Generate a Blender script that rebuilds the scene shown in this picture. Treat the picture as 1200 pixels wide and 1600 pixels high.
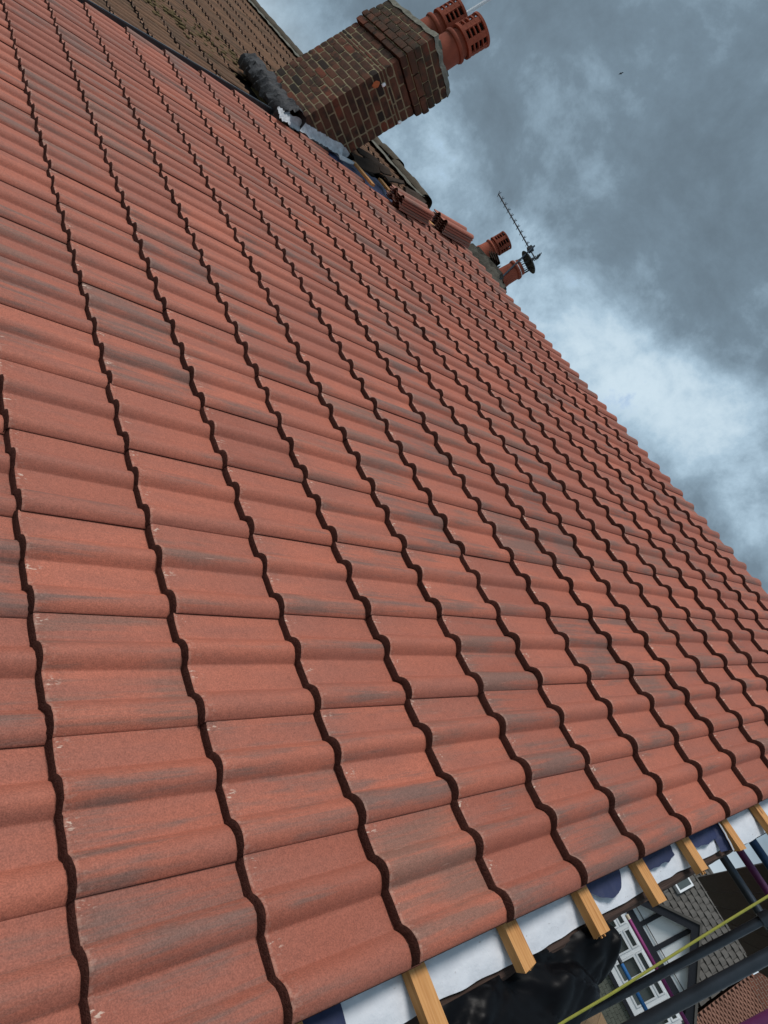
import bpy, bmesh, math, random
from mathutils import Vector, Matrix, noise as mnoise
random.seed(7)
S = bpy.context.scene
for o in list(bpy.data.objects):
    bpy.data.objects.remove(o)
C = S.collection
R = math.radians

# ------------------------------------------------------------------ camera, sky, sun, exposure
GZ = 6.0                                   # height of the roof origin (verge end of a tile course) above the ground
cd = bpy.data.cameras.new('camera')
cd.sensor_fit = 'VERTICAL'; cd.sensor_height = 36; cd.lens = 36 * 1078.72 / 1600
cd.clip_start = 0.05; cd.clip_end = 3000
cam = bpy.data.objects.new('camera', cd); C.objects.link(cam)
cam.matrix_world = Matrix((
    (0.30719928, -0.45712705, -0.83466368, -1.39862795),
    (-0.39549300, 0.73641922, -0.54888252, -0.06731448),
    (0.86557142, 0.49871996, 0.04543691, 0.66060777 + GZ),
    (0, 0, 0, 1)))
S.camera = cam
S.view_settings.view_transform = 'Standard'
S.view_settings.look = 'None'
S.view_settings.gamma = 1.0
S.view_settings.exposure = 0.76
S.view_settings.use_curve_mapping = False
S.cycles.max_bounces = 6; S.cycles.diffuse_bounces = 3; S.cycles.glossy_bounces = 3

SUN = Vector((-0.42, 0.32, 0.85)).normalized()
sl = bpy.data.lights.new('sun', 'SUN')
sl.energy = 1.5; sl.angle = R(22); sl.color = (1.0, 0.95, 0.9)
so = bpy.data.objects.new('sun', sl); C.objects.link(so)
so.rotation_euler = SUN.to_track_quat('Z', 'Y').to_euler()
so.location = (0, 0, 30)


class NT:
    """tiny helper for node trees"""
    def __init__(s, tree):
        s.t = tree; s.n = tree.nodes; s.l = tree.links

    def put(s, sock, v):
        if isinstance(v, bpy.types.NodeSocket):
            s.l.new(v, sock)
        elif hasattr(sock, 'default_value'):
            dv = sock.default_value
            if hasattr(dv, '__len__'):
                v = tuple(v)
                if len(dv) == 4 and len(v) == 3: v = v + (1.0,)
                sock.default_value = v
            else:
                sock.default_value = v

    def node(s, typ, ins=None, **props):
        nd = s.n.new(typ)
        for k, v in props.items(): setattr(nd, k, v)
        for k, v in (ins or {}).items(): s.put(nd.inputs[k], v)
        return nd

    def math(s, op, a, b=0.0, c=0.0, clamp=False):
        nd = s.node('ShaderNodeMath', {0: a, 1: b, 2: c}, operation=op); nd.use_clamp = clamp
        return nd.outputs[0]

    def vmath(s, op, a, b=(0, 0, 0)):
        nd = s.node('ShaderNodeVectorMath', {0: a, 1: b}, operation=op)
        return nd.outputs['Value'] if op in ('DOT_PRODUCT', 'LENGTH') else nd.outputs[0]

    def mix(s, f, a, b, mode='MIX'):
        nd = s.node('ShaderNodeMix', data_type='RGBA', blend_type=mode)
        s.put(nd.inputs[0], f); s.put(nd.inputs[6], a); s.put(nd.inputs[7], b)
        return nd.outputs[2]

    def noise(s, vec, scale, detail=3.0, rough=0.55, dist=0.0):
        nd = s.node('ShaderNodeTexNoise', {'Vector': vec, 'Scale': scale, 'Detail': detail, 'Roughness': rough, 'Distortion': dist})
        return nd.outputs['Fac']

    def step(s, x, lo, hi, a=0.0, b=1.0):
        nd = s.node('ShaderNodeMapRange', {0: x, 1: lo, 2: hi, 3: a, 4: b}, interpolation_type='SMOOTHSTEP')
        return nd.outputs[0]

    def comb(s, x, y, z):
        return s.node('ShaderNodeCombineXYZ', {0: x, 1: y, 2: z}).outputs[0]

    def scale(s, v, xyz):
        return s.vmath('MULTIPLY', v, xyz)


w = bpy.data.worlds.new('World'); S.world = w; w.use_nodes = True
t = NT(w.node_tree); t.n.clear()
sky = t.node('ShaderNodeTexSky', sky_type='NISHITA', sun_disc=False)
sky.sun_elevation = math.asin(SUN.z); sky.sun_rotation = math.atan2(SUN.x, SUN.y)
dirv = t.node('ShaderNodeTexCoord').outputs['Generated']
# storm clouds: long banks lying along one direction over the whole sky
DA = Vector((0.6002, 0.6813, 0.4191)); DB = Vector((0.7459, 0.4532, 0.488))
bn = DA.cross(DB).normalized()
if bn.z < 0: bn.negate()
ba = (DB - DA).normalized(); bc = bn.cross(ba)
warp = t.node('ShaderNodeTexNoise', {'Vector': dirv, 'Scale': 2.6, 'Detail': 4.0, 'Roughness': 0.55}).outputs['Color']
wv = t.vmath('ADD', dirv, t.scale(t.vmath('SUBTRACT', warp, (0.5, 0.5, 0.5)), (0.20, 0.20, 0.20)))
pb = t.vmath('DOT_PRODUCT', wv, tuple(bn)); pa = t.vmath('DOT_PRODUCT', wv, tuple(ba)); pc = t.vmath('DOT_PRODUCT', wv, tuple(bc))
loc = t.comb(t.math('MULTIPLY', pa, 1.3), t.math('MULTIPLY', pb, 3.2), t.math('MULTIPLY', pc, 1.3))
n1 = t.noise(t.vmath('ADD', loc, (3.1, 0.4, 7.7)), 1.7, 5.0, 0.56)
n2 = t.noise(t.vmath('ADD', dirv, (11.0, 2.0, 5.0)), 5.2, 8.0, 0.66, 0.2)
# bank = 0 along the dark bank, grows away from it
gap = t.math('ADD', t.math('MULTIPLY', t.math('MULTIPLY', t.step(pb, -0.045, -0.135, 0.0, 1.0), t.step(pb, -0.165, -0.225, 1.0, 0.45)), t.step(pa, -0.40, 0.10, 0.45, 0.95)), t.step(pb, 0.09, 0.28, 0.0, 0.5))
dens = t.math('ADD', t.math('MULTIPLY', gap, 0.25), t.math('ADD', t.math('MULTIPLY', n1, 0.42), t.math('MULTIPLY', n2, 0.80)))
rp = t.node('ShaderNodeValToRGB', {0: t.step(dens, 0.40, 1.00)})
el = rp.color_ramp.elements
el[0].position = 0.0; el[0].color = (0.78, 1.06, 1.32, 1)
el[1].position = 1.0; el[1].color = (3.7, 4.5, 5.05, 1)
e = el.new(0.35); e.color = (1.06, 1.47, 1.84, 1)
e = el.new(0.62); e.color = (1.66, 2.29, 2.84, 1)
e = el.new(0.82); e.color = (2.5, 3.35, 4.05, 1)
cl = rp.outputs[0]
holes = t.math('MULTIPLY', t.step(n2, 0.58, 0.68), t.step(dens, 0.78, 0.95))
elev = t.node('ShaderNodeSeparateXYZ', {0: dirv}).outputs[2]
hz = t.step(elev, 0.20, 0.0)                                 # air brightens towards the horizon all round
col = t.mix(t.math('MULTIPLY', holes, 0.6), cl, t.scale(sky.outputs[0], (1.0, 1.0, 1.0)))
col = t.mix(t.math('MULTIPLY', hz, 0.75), col, (5.4, 6.1, 6.5))
bg = t.node('ShaderNodeBackground', {'Color': col, 'Strength': 0.1})
t.l.new(bg.outputs[0], t.node('ShaderNodeOutputWorld').inputs[0])


# ------------------------------------------------------------------ materials
def material(name, rough=0.8, spec=0.3, metal=0.0):
    m = bpy.data.materials.new(name); m.use_nodes = True
    k = NT(m.node_tree); k.n.clear()
    k.b = k.node('ShaderNodeBsdfPrincipled', {'Roughness': rough, 'Metallic': metal, 'Specular IOR Level': spec})
    k.l.new(k.b.outputs[0], k.node('ShaderNodeOutputMaterial').inputs[0])
    k.m = m
    k.obj = k.node('ShaderNodeTexCoord').outputs['Object']
    k.rand = k.node('ShaderNodeObjectInfo').outputs['Random']
    k.pos = k.node('ShaderNodeNewGeometry').outputs['Position']
    k.ov = k.vmath('ADD', k.obj, k.comb(k.math('MULTIPLY', k.rand, 37.0), k.math('MULTIPLY', k.rand, 91.0), k.math('MULTIPLY', k.rand, 13.0)))
    return k


def finish(k, col, bump=None, dist=0.002, strength=0.5):
    k.put(k.b.inputs['Base Color'], col)
    if bump is not None:
        bm_ = k.node('ShaderNodeBump', {'Height': bump, 'Strength': strength, 'Distance': dist})
        k.l.new(bm_.outputs[0], k.b.inputs['Normal'])
    return k.m


def simple(name, col, rough=0.8, spec=0.3, metal=0.0, var=0.25, scale=8.0, bscale=60.0, dist=0.002, stretch=(1, 1, 1), per=0.15, detail=4.0):
    """colour with noise variation, per object variation and fine relief"""
    k = material(name, rough, spec, metal)
    v = k.scale(k.ov, stretch)
    n = k.noise(v, scale, detail)
    f = k.math('ADD', k.math('MULTIPLY', n, var * 2), 1.0 - var)
    f = k.math('MULTIPLY', f, k.math('ADD', k.math('MULTIPLY', k.rand, per * 2), 1 - per))
    c = k.scale(col + (0,) if False else k.comb(*col), k.comb(f, f, f))
    return finish(k, c, k.noise(v, bscale, 3.0), dist)


def tile_material(name, reds, smear, patchy, speck=0.35, moss=None):
    k = material(name, 0.92 if moss else 0.68, 0.1 if moss else 0.35)
    sx = k.node('ShaderNodeSeparateXYZ', {0: k.obj})
    r2 = k.math('FRACT', k.math('MULTIPLY', k.rand, 17.31))
    r3 = k.math('FRACT', k.math('MULTIPLY', k.rand, 71.7))
    red = k.mix(k.rand, reds[0], reds[1])
    red = k.mix(k.step(k.noise(k.scale(k.ov, (1.2, 6, 2)), 2.2, 3), 0.35, 0.7), red, reds[2])
    st = k.noise(k.scale(k.ov, (1.7, 44, 16)), 1.0, 4.0, 0.68, 0.3)
    pt = k.noise(k.scale(k.ov, (3.2, 7.5, 6)), 1.0, 3.0)
    roll = k.step(sx.outputs[2], -0.008, 0.016)
    amt = k.math('ADD', k.math('ADD', st, k.math('MULTIPLY', pt, 0.9)), k.math('ADD', k.math('MULTIPLY', r2, 0.30), k.math('MULTIPLY', roll, 0.11)))
    mask = k.math('MULTIPLY', k.step(amt, 1.13, 1.44), patchy)
    gcol = k.mix(r3, smear[0], smear[1])
    c = k.mix(mask, red, gcol)
    fine = k.step(k.noise(k.ov, 300.0, 2.0, 0.8), 0.28, 0.72)
    mid = k.noise(k.ov, 75.0, 2.0, 0.6)
    f = k.math('ADD', 1.0 - speck, k.math('ADD', k.math('MULTIPLY', fine, speck * 1.1), k.math('MULTIPLY', mid, speck * 0.9)))
    c = k.scale(c, k.comb(f, f, f))
    # pale scuffs where tiles knocked together, and rare dark spots
    sc = k.math('MULTIPLY', k.step(sx.outputs[0], 0.045, 0.005), k.step(k.noise(k.scale(k.ov, (60, 160, 60)), 1.0, 2.0), 0.56, 0.66))
    ed = k.math('MAXIMUM', k.step(k.math('ABSOLUTE', k.math('SUBTRACT', sx.outputs[1], 0.128)), 0.016, 0.002),
                k.step(k.math('ABSOLUTE', k.math('SUBTRACT', sx.outputs[1], 0.284)), 0.016, 0.002))
    sc = k.math('MULTIPLY', sc, k.math('ADD', k.math('MULTIPLY', ed, 0.8), 0.12))
    c = k.mix(sc, c, (0.66, 0.50, 0.40))
    rim = k.math('MULTIPLY', k.step(sx.outputs[0], 0.010, 0.002), k.step(mid, 0.38, 0.62))
    c = k.mix(k.math('MULTIPLY', rim, 0.25), c, (0.60, 0.38, 0.29))
    scr = k.math('MULTIPLY', k.step(k.noise(k.scale(k.ov, (6, 150, 40)), 1.0, 2.0), 0.70, 0.76), k.step(pt, 0.52, 0.62))
    c = k.mix(k.math('MULTIPLY', scr, 0.35), c, (0.60, 0.40, 0.31))
    if moss:
        mm = k.step(k.noise(k.pos, 5.0, 6.0, 0.65), 0.52, 0.68)
        c = k.mix(k.math('MULTIPLY', mm, 0.5), c, moss)
    return finish(k, c, fine, 0.0006, 0.35)


M = {}
M['tile'] = tile_material('red_concrete', [(0.420, 0.128, 0.077), (0.285, 0.086, 0.054), (0.310, 0.103, 0.068)],
                          [(0.145, 0.095, 0.080), (0.20, 0.108, 0.080)], 0.78, 0.42)
M['oldtile'] = tile_material('old_brown_concrete', [(0.215, 0.120, 0.073), (0.175, 0.097, 0.061), (0.15, 0.087, 0.057)],
                             [(0.085, 0.060, 0.044), (0.11, 0.080, 0.058)], 0.6, 0.5, (0.06, 0.048, 0.030))
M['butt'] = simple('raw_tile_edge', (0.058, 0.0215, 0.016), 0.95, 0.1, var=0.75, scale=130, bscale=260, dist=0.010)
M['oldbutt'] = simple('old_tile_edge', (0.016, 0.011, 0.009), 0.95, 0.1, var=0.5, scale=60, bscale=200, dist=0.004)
M['deck'] = simple('blue_membrane', (0.023, 0.032, 0.085), 0.6, 0.35, var=0.2, scale=9, bscale=14, dist=0.01)
k = material('white_membrane', 0.6, 0.3)
n_ = k.noise(k.ov, 20.0, 6.0); d1 = k.step(k.noise(k.scale(k.ov, (1.0, 2.2, 1.0)), 48.0, 4.0, 0.6), 0.66, 0.74)
c = k.mix(n_, (0.54, 0.56, 0.60), (0.70, 0.725, 0.765))
c = k.mix(k.math('MULTIPLY', d1, 0.55), c, (0.25, 0.21, 0.20))
M['white_membrane'] = finish(k, c, k.noise(k.ov, 30.0, 5.0), 0.008, 0.6)
M['steel'] = simple('galvanised_dark_steel', (0.055, 0.066, 0.082), 0.42, 0.5, 0.6, var=0.5, scale=14, bscale=40, dist=0.001)
M['steel_blue'] = simple('blue_painted_steel', (0.03, 0.16, 0.42), 0.4, 0.5, 0.1, var=0.2, scale=14)
M['steel_dkblue'] = simple('dark_blue_painted_steel', (0.012, 0.05, 0.13), 0.4, 0.5, 0.2, var=0.3, scale=14)
M['steel_pink'] = simple('magenta_painted_steel', (0.30, 0.04, 0.20), 0.45, 0.5, 0.05, var=0.2, scale=14)
M['steel_purple'] = simple('purple_painted_steel', (0.11, 0.014, 0.085), 0.45, 0.5, 0.05, var=0.25, scale=10)
M['steel_end'] = simple('cream_tube_end', (0.5, 0.45, 0.33), 0.6)
M['board'] = simple('scaffold_board', (0.20, 0.125, 0.065), 0.85, 0.2, var=0.4, scale=6, stretch=(0.6, 8, 8), bscale=30)
M['darkboard'] = simple('dark_brown_board', (0.05, 0.037, 0.03), 0.85, 0.2, var=0.4, scale=6, stretch=(0.6, 8, 8), bscale=30)  # darker brown than the scaffold boards, used for the upper platform
M['barge'] = simple('weathered_timber', (0.065, 0.042, 0.034), 0.9, 0.15, var=0.65, scale=7, stretch=(0.5, 9, 9), bscale=18, dist=0.012, detail=7)
M['plastic'] = simple('black_plastic', (0.004, 0.004, 0.005), 0.38, 0.09, var=0.3, scale=9, bscale=9, dist=0.001)
M['strap'] = simple('yellow_green_strap', (0.27, 0.27, 0.045), 0.7, 0.3, var=0.25, scale=60, bscale=400)
M['lead'] = simple('new_lead', (0.40, 0.415, 0.44), 0.65, 0.4, 0.05, var=0.65, scale=22, bscale=40, dist=0.012, detail=6)
M['oldlead'] = simple('black_bitumen', (0.040, 0.041, 0.045), 0.7, 0.3, var=0.6, scale=18, bscale=35, dist=0.02, detail=6)
M['mortar'] = simple('mortar', (0.24, 0.20, 0.125), 0.95, 0.1, var=0.7, scale=14, bscale=120, dist=0.006)
M['flaunch'] = simple('lichen_mortar', (0.15, 0.145, 0.12), 0.95, 0.1, var=0.75, scale=14, bscale=40, dist=0.02, detail=7)
M['clay'] = simple('red_clay_pot', (0.27, 0.072, 0.042), 0.8, 0.2, var=0.6, scale=7, bscale=60, dist=0.002)
M['near_black'] = simple('near_black', (0.012, 0.01, 0.009), 0.95, 0.1)  # plain near-black for the louvre cores and the deck under the old tiles
M['alu'] = simple('aluminium', (0.78, 0.80, 0.82), 0.45, 0.5, 0.25, var=0.1)
M['dkmetal'] = simple('dark_metal', (0.035, 0.036, 0.04), 0.5, 0.5, 0.4)
M['oldslab'] = simple('broken_tile', (0.060, 0.043, 0.033), 0.95, 0.1, var=0.6, scale=12, bscale=60, dist=0.008)
M['moss'] = simple('dry_moss', (0.105, 0.078, 0.04), 1.0, 0.05, var=0.6, scale=30, bscale=90, dist=0.02)
M['ridge'] = simple('mossy_ridge_tile', (0.085, 0.072, 0.055), 0.95, 0.1, var=0.6, scale=9, bscale=40, dist=0.012, detail=7)
M['white_render'] = simple('white_render', (0.74, 0.78, 0.80), 0.9, 0.2, var=0.05, scale=3, bscale=120)
M['black_timber'] = simple('black_timber', (0.014, 0.016, 0.022), 0.6, 0.3, var=0.3, scale=6, stretch=(4, 1, 4))
M['upvc'] = simple('white_window_frame', (0.72, 0.75, 0.77), 0.4, 0.4, var=0.04)
M['cream_wall'] = simple('cream_render', (0.42, 0.41, 0.36), 0.9, 0.2, var=0.1, bscale=120)
M['slate'] = simple('grey_concrete_tile', (0.10, 0.094, 0.086), 0.9, 0.2, var=0.45, scale=3.5, bscale=40, dist=0.006, detail=7)
M['hung'] = simple('grey_green_hung_tile', (0.13, 0.14, 0.115), 0.9, 0.2, var=0.4, scale=5, bscale=40, dist=0.006, detail=7)
M['redroof'] = simple('clay_plain_tile', (0.19, 0.098, 0.070), 0.9, 0.2, var=0.45, scale=2.2, bscale=30, dist=0.006, detail=7)
M['bird'] = simple('dark_plumage', (0.02, 0.02, 0.022), 0.8)

k = material('pine_batten', 0.7, 0.25)
g = k.noise(k.scale(k.ov, (7, 0.55, 7)), 9.0, 5.0, 0.6, 1.2)
rings = k.node('ShaderNodeTexWave', {'Vector': k.scale(k.ov, (1, 0.06, 1)), 'Scale': 34.0, 'Distortion': 5.0, 'Detail': 2.0, 'Detail Scale': 1.5}).outputs['Fac']
c = k.mix(k.step(g, 0.3, 0.75), (0.56, 0.275, 0.095), (0.38, 0.155, 0.042))
c = k.mix(k.math('MULTIPLY', rings, 0.4), c, (0.62, 0.34, 0.14))
knot = k.step(k.noise(k.scale(k.ov, (1.0, 0.45, 1.0)), 26.0, 1.0), 0.72, 0.78)
c = k.mix(k.math('MULTIPLY', knot, 0.75), c, (0.13, 0.05, 0.02))
M['pine'] = finish(k, c, g, 0.002, 0.4)

k = material('chimney_brick', 0.9, 0.15)
r2 = k.math('FRACT', k.math('MULTIPLY', k.rand, 23.7))
c = k.mix(k.rand, (0.080, 0.041, 0.029), (0.140, 0.060, 0.038))
c = k.mix(k.step(r2, 0.88, 0.93), c, (0.165, 0.055, 0.034))
c = k.mix(k.step(r2, 0.09, 0.03), c, (0.034, 0.026, 0.022))
nn = k.noise(k.pos, 11.0, 5.0)
c = k.mix(k.step(nn, 0.42, 0.72), c, (0.042, 0.030, 0.023))
lich = k.math('MULTIPLY', k.step(k.node('ShaderNodeSeparateXYZ', {0: k.pos}).outputs[2], GZ + 2.60, GZ + 2.85), k.step(k.noise(k.pos, 9.0, 5.0), 0.35, 0.62))
c = k.mix(k.math('MULTIPLY', lich, 0.8), c, (0.050, 0.047, 0.034))
fn = k.noise(k.pos, 140.0, 3.0)
f = k.math('ADD', 0.7, k.math('MULTIPLY', fn, 0.6))
M['brick'] = finish(k, k.scale(c, k.comb(f, f, f)), fn, 0.004, 0.6)

k = material('house_brickwork', 0.9, 0.15)
bt = k.node('ShaderNodeTexBrick', {'Vector': k.vmath('ADD', k.comb(k.math('ADD', k.node('ShaderNodeSeparateXYZ', {0: k.pos}).outputs[0], k.node('ShaderNodeSeparateXYZ', {0: k.pos}).outputs[1]), k.node('ShaderNodeSeparateXYZ', {0: k.pos}).outputs[2], 0.0), (0, 0, 0)),
                                   'Color1': (0.22, 0.085, 0.055), 'Color2': (0.16, 0.065, 0.045), 'Mortar': (0.3, 0.27, 0.22), 'Scale': 1.0, 'Mortar Size': 0.006, 'Brick Width': 0.225, 'Row Height': 0.075})
M['wallbrick'] = finish(k, bt.outputs[0], k.math('SUBTRACT', 1.0, bt.outputs[1]), 0.006)

k = material('window_glass', 0.06, 0.6)
M['glass'] = finish(k, (0.07, 0.085, 0.085), k.noise(k.pos, 2.0, 2.0), 0.02, 0.15)

k = material('grass_and_paving', 0.95, 0.1)
gn = k.noise(k.pos, 0.25, 6.0)
c = k.mix(k.step(gn, 0.42, 0.56), (0.05, 0.075, 0.025), (0.16, 0.15, 0.135))
c2 = k.noise(k.pos, 9.0, 5.0)
f = k.math('ADD', 0.6, k.math('MULTIPLY', c2, 0.8))
M['ground'] = finish(k, k.scale(c, k.comb(f, f, f)), c2, 0.03)

# ------------------------------------------------------------------ object helpers
WM = {}          # world matrices of parents (no depsgraph updates needed)


def link(o, parent=None, mw=None):
    C.objects.link(o)
    mw = mw or Matrix.Identity(4)
    if parent is not None:
        o.parent = parent
        o.matrix_parent_inverse = WM[parent.name].inverted()
    o.matrix_basis = mw
    WM[o.name] = mw.copy()
    return o


def empty(name, loc, label, cat, group=None):
    o = bpy.data.objects.new(name, None); o.empty_display_size = 0.2
    link(o, None, Matrix.Translation(loc)); tag(o, label, cat, group)
    return o


def tag(o, label=None, cat=None, group=None, kind=None):
    if label: o['label'] = label
    if cat: o['category'] = cat
    if group: o['group'] = group
    if kind: o['kind'] = kind
    return o


def mesh(name, verts, faces, mats, smooth=False, mi=None):
    me = bpy.data.meshes.new(name)
    me.from_pydata([tuple(v) for v in verts], [], faces)
    for m in (mats if isinstance(mats, (list, tuple)) else [mats]): me.materials.append(M[m])
    if mi: me.polygons.foreach_set('material_index', mi)
    if smooth: me.polygons.foreach_set('use_smooth', [True] * len(me.polygons))
    me.update()
    return me


def add(name, me, parent=None, mw=None):
    return link(bpy.data.objects.new(name, me), parent, mw)


class MB:
    """collects simple solids into one mesh"""
    def __init__(s): s.v = []; s.f = []; s.mi = []; s.cur = 0

    def raw(s, vs, fs):
        n = len(s.v); s.v += [Vector(v) for v in vs]; s.f += [tuple(i + n for i in f) for f in fs]; s.mi += [s.cur] * len(fs)
        return s

    def box(s, a, b, mw=None, bev=0.0):
        (x0, y0, z0), (x1, y1, z1) = a, b
        vs = [Vector(p) for p in ((x0, y0, z0), (x1, y0, z0), (x1, y1, z0), (x0, y1, z0), (x0, y0, z1), (x1, y0, z1), (x1, y1, z1), (x0, y1, z1))]
        if mw: vs = [mw @ v for v in vs]
        return s.raw(vs, [(3, 2, 1, 0), (4, 5, 6, 7), (0, 1, 5, 4), (1, 2, 6, 5), (2, 3, 7, 6), (3, 0, 4, 7)])

    def tube(s, p, q, r, n=12, r2=None, caps=True):
        p, q = Vector(p), Vector(q); d = (q - p).normalized()
        a = d.orthogonal().normalized(); b = d.cross(a); r2 = r if r2 is None else r2
        vs = [p + (a * math.cos(i * 2 * math.pi / n) + b * math.sin(i * 2 * math.pi / n)) * r for i in range(n)]
        vs += [q + (a * math.cos(i * 2 * math.pi / n) + b * math.sin(i * 2 * math.pi / n)) * r2 for i in range(n)]
        fs = [(i, (i + 1) % n, n + (i + 1) % n, n + i) for i in range(n)]
        if caps: fs += [tuple(range(n - 1, -1, -1)), tuple(range(n, 2 * n))]
        return s.raw(vs, fs)

    def lathe(s, prof, org=(0, 0, 0), n=28, cap=True):
        o = Vector(org); m = len(prof)
        vs = [o + Vector((r * math.cos(i * 2 * math.pi / n), r * math.sin(i * 2 * math.pi / n), z)) for r, z in prof for i in range(n)]
        fs = [(j * n + i, j * n + (i + 1) % n, (j + 1) * n + (i + 1) % n, (j + 1) * n + i) for j in range(m - 1) for i in range(n)]
        if cap: fs += [tuple(range((m - 1) * n, m * n))]
        return s.raw(vs, fs)

    def prism(s, poly, axis, a, b):
        """polygon (2d) extruded along axis 0/1/2 from a to b"""
        def P(q, h):
            l = [q[0], q[1]]; l.insert(axis, h); return l
        n = len(poly)
        vs = [P(q, a) for q in poly] + [P(q, b) for q in poly]
        fs = [tuple(range(n))[::-1], tuple(range(n, 2 * n))] + [(i, (i + 1) % n, n + (i + 1) % n, n + i) for i in range(n)]
        return s.raw(vs, fs)

    def grid(s, fn, nu, nv):
        vs = [fn(i / nu, j / nv) for i in range(nu + 1) for j in range(nv + 1)]
        fs = [(i * (nv + 1) + j, (i + 1) * (nv + 1) + j, (i + 1) * (nv + 1) + j + 1, i * (nv + 1) + j + 1) for i in range(nu) for j in range(nv)]
        return s.raw(vs, fs)

    def me(s, name, mats, smooth=False, fix=True):
        m = mesh(name, s.v, s.f, mats, smooth, s.mi)
        if fix:
            b = bmesh.new(); b.from_mesh(m); bmesh.ops.recalc_face_normals(b, faces=b.faces); b.to_mesh(m); b.free()
        if smooth: m.set_sharp_from_angle(angle=R(40))
        return m

    def obj(s, name, mats, parent=None, smooth=False, mw=None, fix=True):
        return add(name, s.me(name, mats, smooth, fix), parent, mw)


PIT = R(33.5); cp, sp_ = math.cos(PIT), math.sin(PIT)
RF = Matrix(((cp, 0, -sp_, 0), (0, 1, 0, 0), (sp_, 0, cp, GZ), (0, 0, 0, 1)))   # roof frame: x up the slope, y along the ridge, z out


def rp_(v, u, h=0.0):
    return RF @ Vector((v, u, h))


def nz(x, y=0.0, z=0.0):
    return mnoise.noise(Vector((x, y, z)))


# ------------------------------------------------------------------ ground
me_ = mesh('ground', [(-400, -400, 0), (400, -400, 0), (400, 400, 0), (-400, 400, 0)], [(0, 1, 2, 3)], 'ground')
tag(add('ground', me_), kind='structure')

# ------------------------------------------------------------------ the house being re-roofed
TW, GA = 0.30, 0.328
V0, NJ, JMIN = -4, 18, -4
RIDGE = 4.60
PARTY = 6.71
house = empty('house', (3.6, 3.3, 0), 'house with new red interlocking tiles, open battens along its near verge', 'house')
XE, XR = rp_(JMIN * GA, 0).x, rp_(RIDGE, 0).x
ZE, ZR = rp_(JMIN * GA, 0).z, rp_(RIDGE, 0).z
m = MB()
dz = 0.16 / cp
m.prism([(XE + 0.35, 0.0), (2 * XR - XE - 0.35, 0.0), (2 * XR - XE - 0.35, ZE - dz + 0.35 * math.tan(PIT)), (XR, ZR - dz), (XE + 0.35, ZE - dz + 0.35 * math.tan(PIT))], 1, 0.06, PARTY - 0.02)
m.obj('wall', 'wallbrick', house)
# roof deck covered with blue membrane (front and rear slope), carries the tiles
m = MB()
m.box((JMIN * GA + 0.05, 0.03, -0.14), (RIDGE - 0.02, PARTY, -0.085))
roof = m.obj('roof', 'deck', house, mw=RF)
RB = Matrix.Translation((2 * XR, 0, 0)) @ Matrix.Scale(-1, 4, (1, 0, 0)) @ RF
m = MB(); m.box((JMIN * GA + 0.05, 0.03, -0.14), (RIDGE - 0.02, PARTY, -0.03))
m.v = [RB @ v for v in m.v]
m.obj('rear_roof', 'tile', house)


def prof(y):
    h = 0.0
    for c_ in (0.041, 0.191, 0.341):
        t_ = abs(y - c_) / 0.0385; ex = 2.0
        if c_ < 0.1 and y < c_: t_ = abs(y - c_) / 0.0412; ex = 2.8
        if t_ < 1: h = max(h, (0.0055 if ex > 2.5 else 0) + (0.0205 if ex > 2.5 else 0.0260) * (1 - t_ ** ex))
    return h


YS = [0.0, 0.003, 0.008, 0.014, 0.022, 0.031, 0.041, 0.051, 0.060, 0.068, 0.074, 0.078, 0.0805, 0.085, 0.105, 0.128, 0.147, 0.1515, 0.154,
      0.158, 0.164, 0.172, 0.181, 0.191, 0.201, 0.210, 0.218, 0.224, 0.228, 0.2305, 0.235, 0.26, 0.285, 0.306]
THK = 0.0245


def tile_mesh(name, seed, mats, y1=None, ragged=0.0018, bul=1.0):
    ys = [y for y in YS if y1 is None or y <= y1]
    if y1: ys.append(y1)
    n = len(ys); v = []; f = []; mi = []
    sl_ = THK / GA
    rows = [(0.0, -0.002), (0.003, 0.0), (0.12, 0.0), (0.24, 0.0), (0.352, 0.0)]
    for r_, (x, dz_) in enumerate(rows):
        for y in ys:
            jx = ragged * nz(y * 210, seed * 3.7, r_) if r_ < 2 else 0
            wz = 0.0006 * nz(x * 9, y * 9, seed)
            z = max(prof(y), 0.002 if y < 0.004 else 0) - x * sl_ + dz_ + wz
            v.append((x + jx, y, z))
    for r_ in range(len(rows) - 1):
        for i in range(n - 1):
            a = r_ * n + i
            f.append((a, a + n, a + n + 1, a + 1)); mi.append(0)
    # butt: top edge -> middle -> lower edge, rough
    b0 = len(v)
    for kk, fr in enumerate((0.5, 1.0)):
        for y in ys:
            v.append((-(0.005 if kk == 0 else 0.0075) * bul + ragged * 1.6 * nz(y * 240, seed * 5.1, kk + 5), y, max(prof(y), 0.002 if y < 0.004 else 0) - 0.002 - (THK - 0.0035) * fr * (1.0 if kk else 0.82) + 0.0014 * nz(y * 190, seed, 9) * fr))
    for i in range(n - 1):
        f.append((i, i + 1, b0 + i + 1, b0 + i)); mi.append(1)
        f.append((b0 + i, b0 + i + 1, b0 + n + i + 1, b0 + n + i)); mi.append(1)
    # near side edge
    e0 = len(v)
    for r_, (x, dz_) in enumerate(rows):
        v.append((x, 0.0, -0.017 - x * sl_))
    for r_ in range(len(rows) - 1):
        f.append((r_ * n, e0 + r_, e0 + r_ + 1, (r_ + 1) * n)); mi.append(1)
    me = mesh(name, v, f, mats, True, mi)
    me.set_sharp_from_angle(angle=R(48))
    return me


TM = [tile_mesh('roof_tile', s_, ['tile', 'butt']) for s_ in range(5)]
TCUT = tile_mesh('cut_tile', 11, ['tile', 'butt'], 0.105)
cam_inv = cam.matrix_world.inverted()


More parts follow.
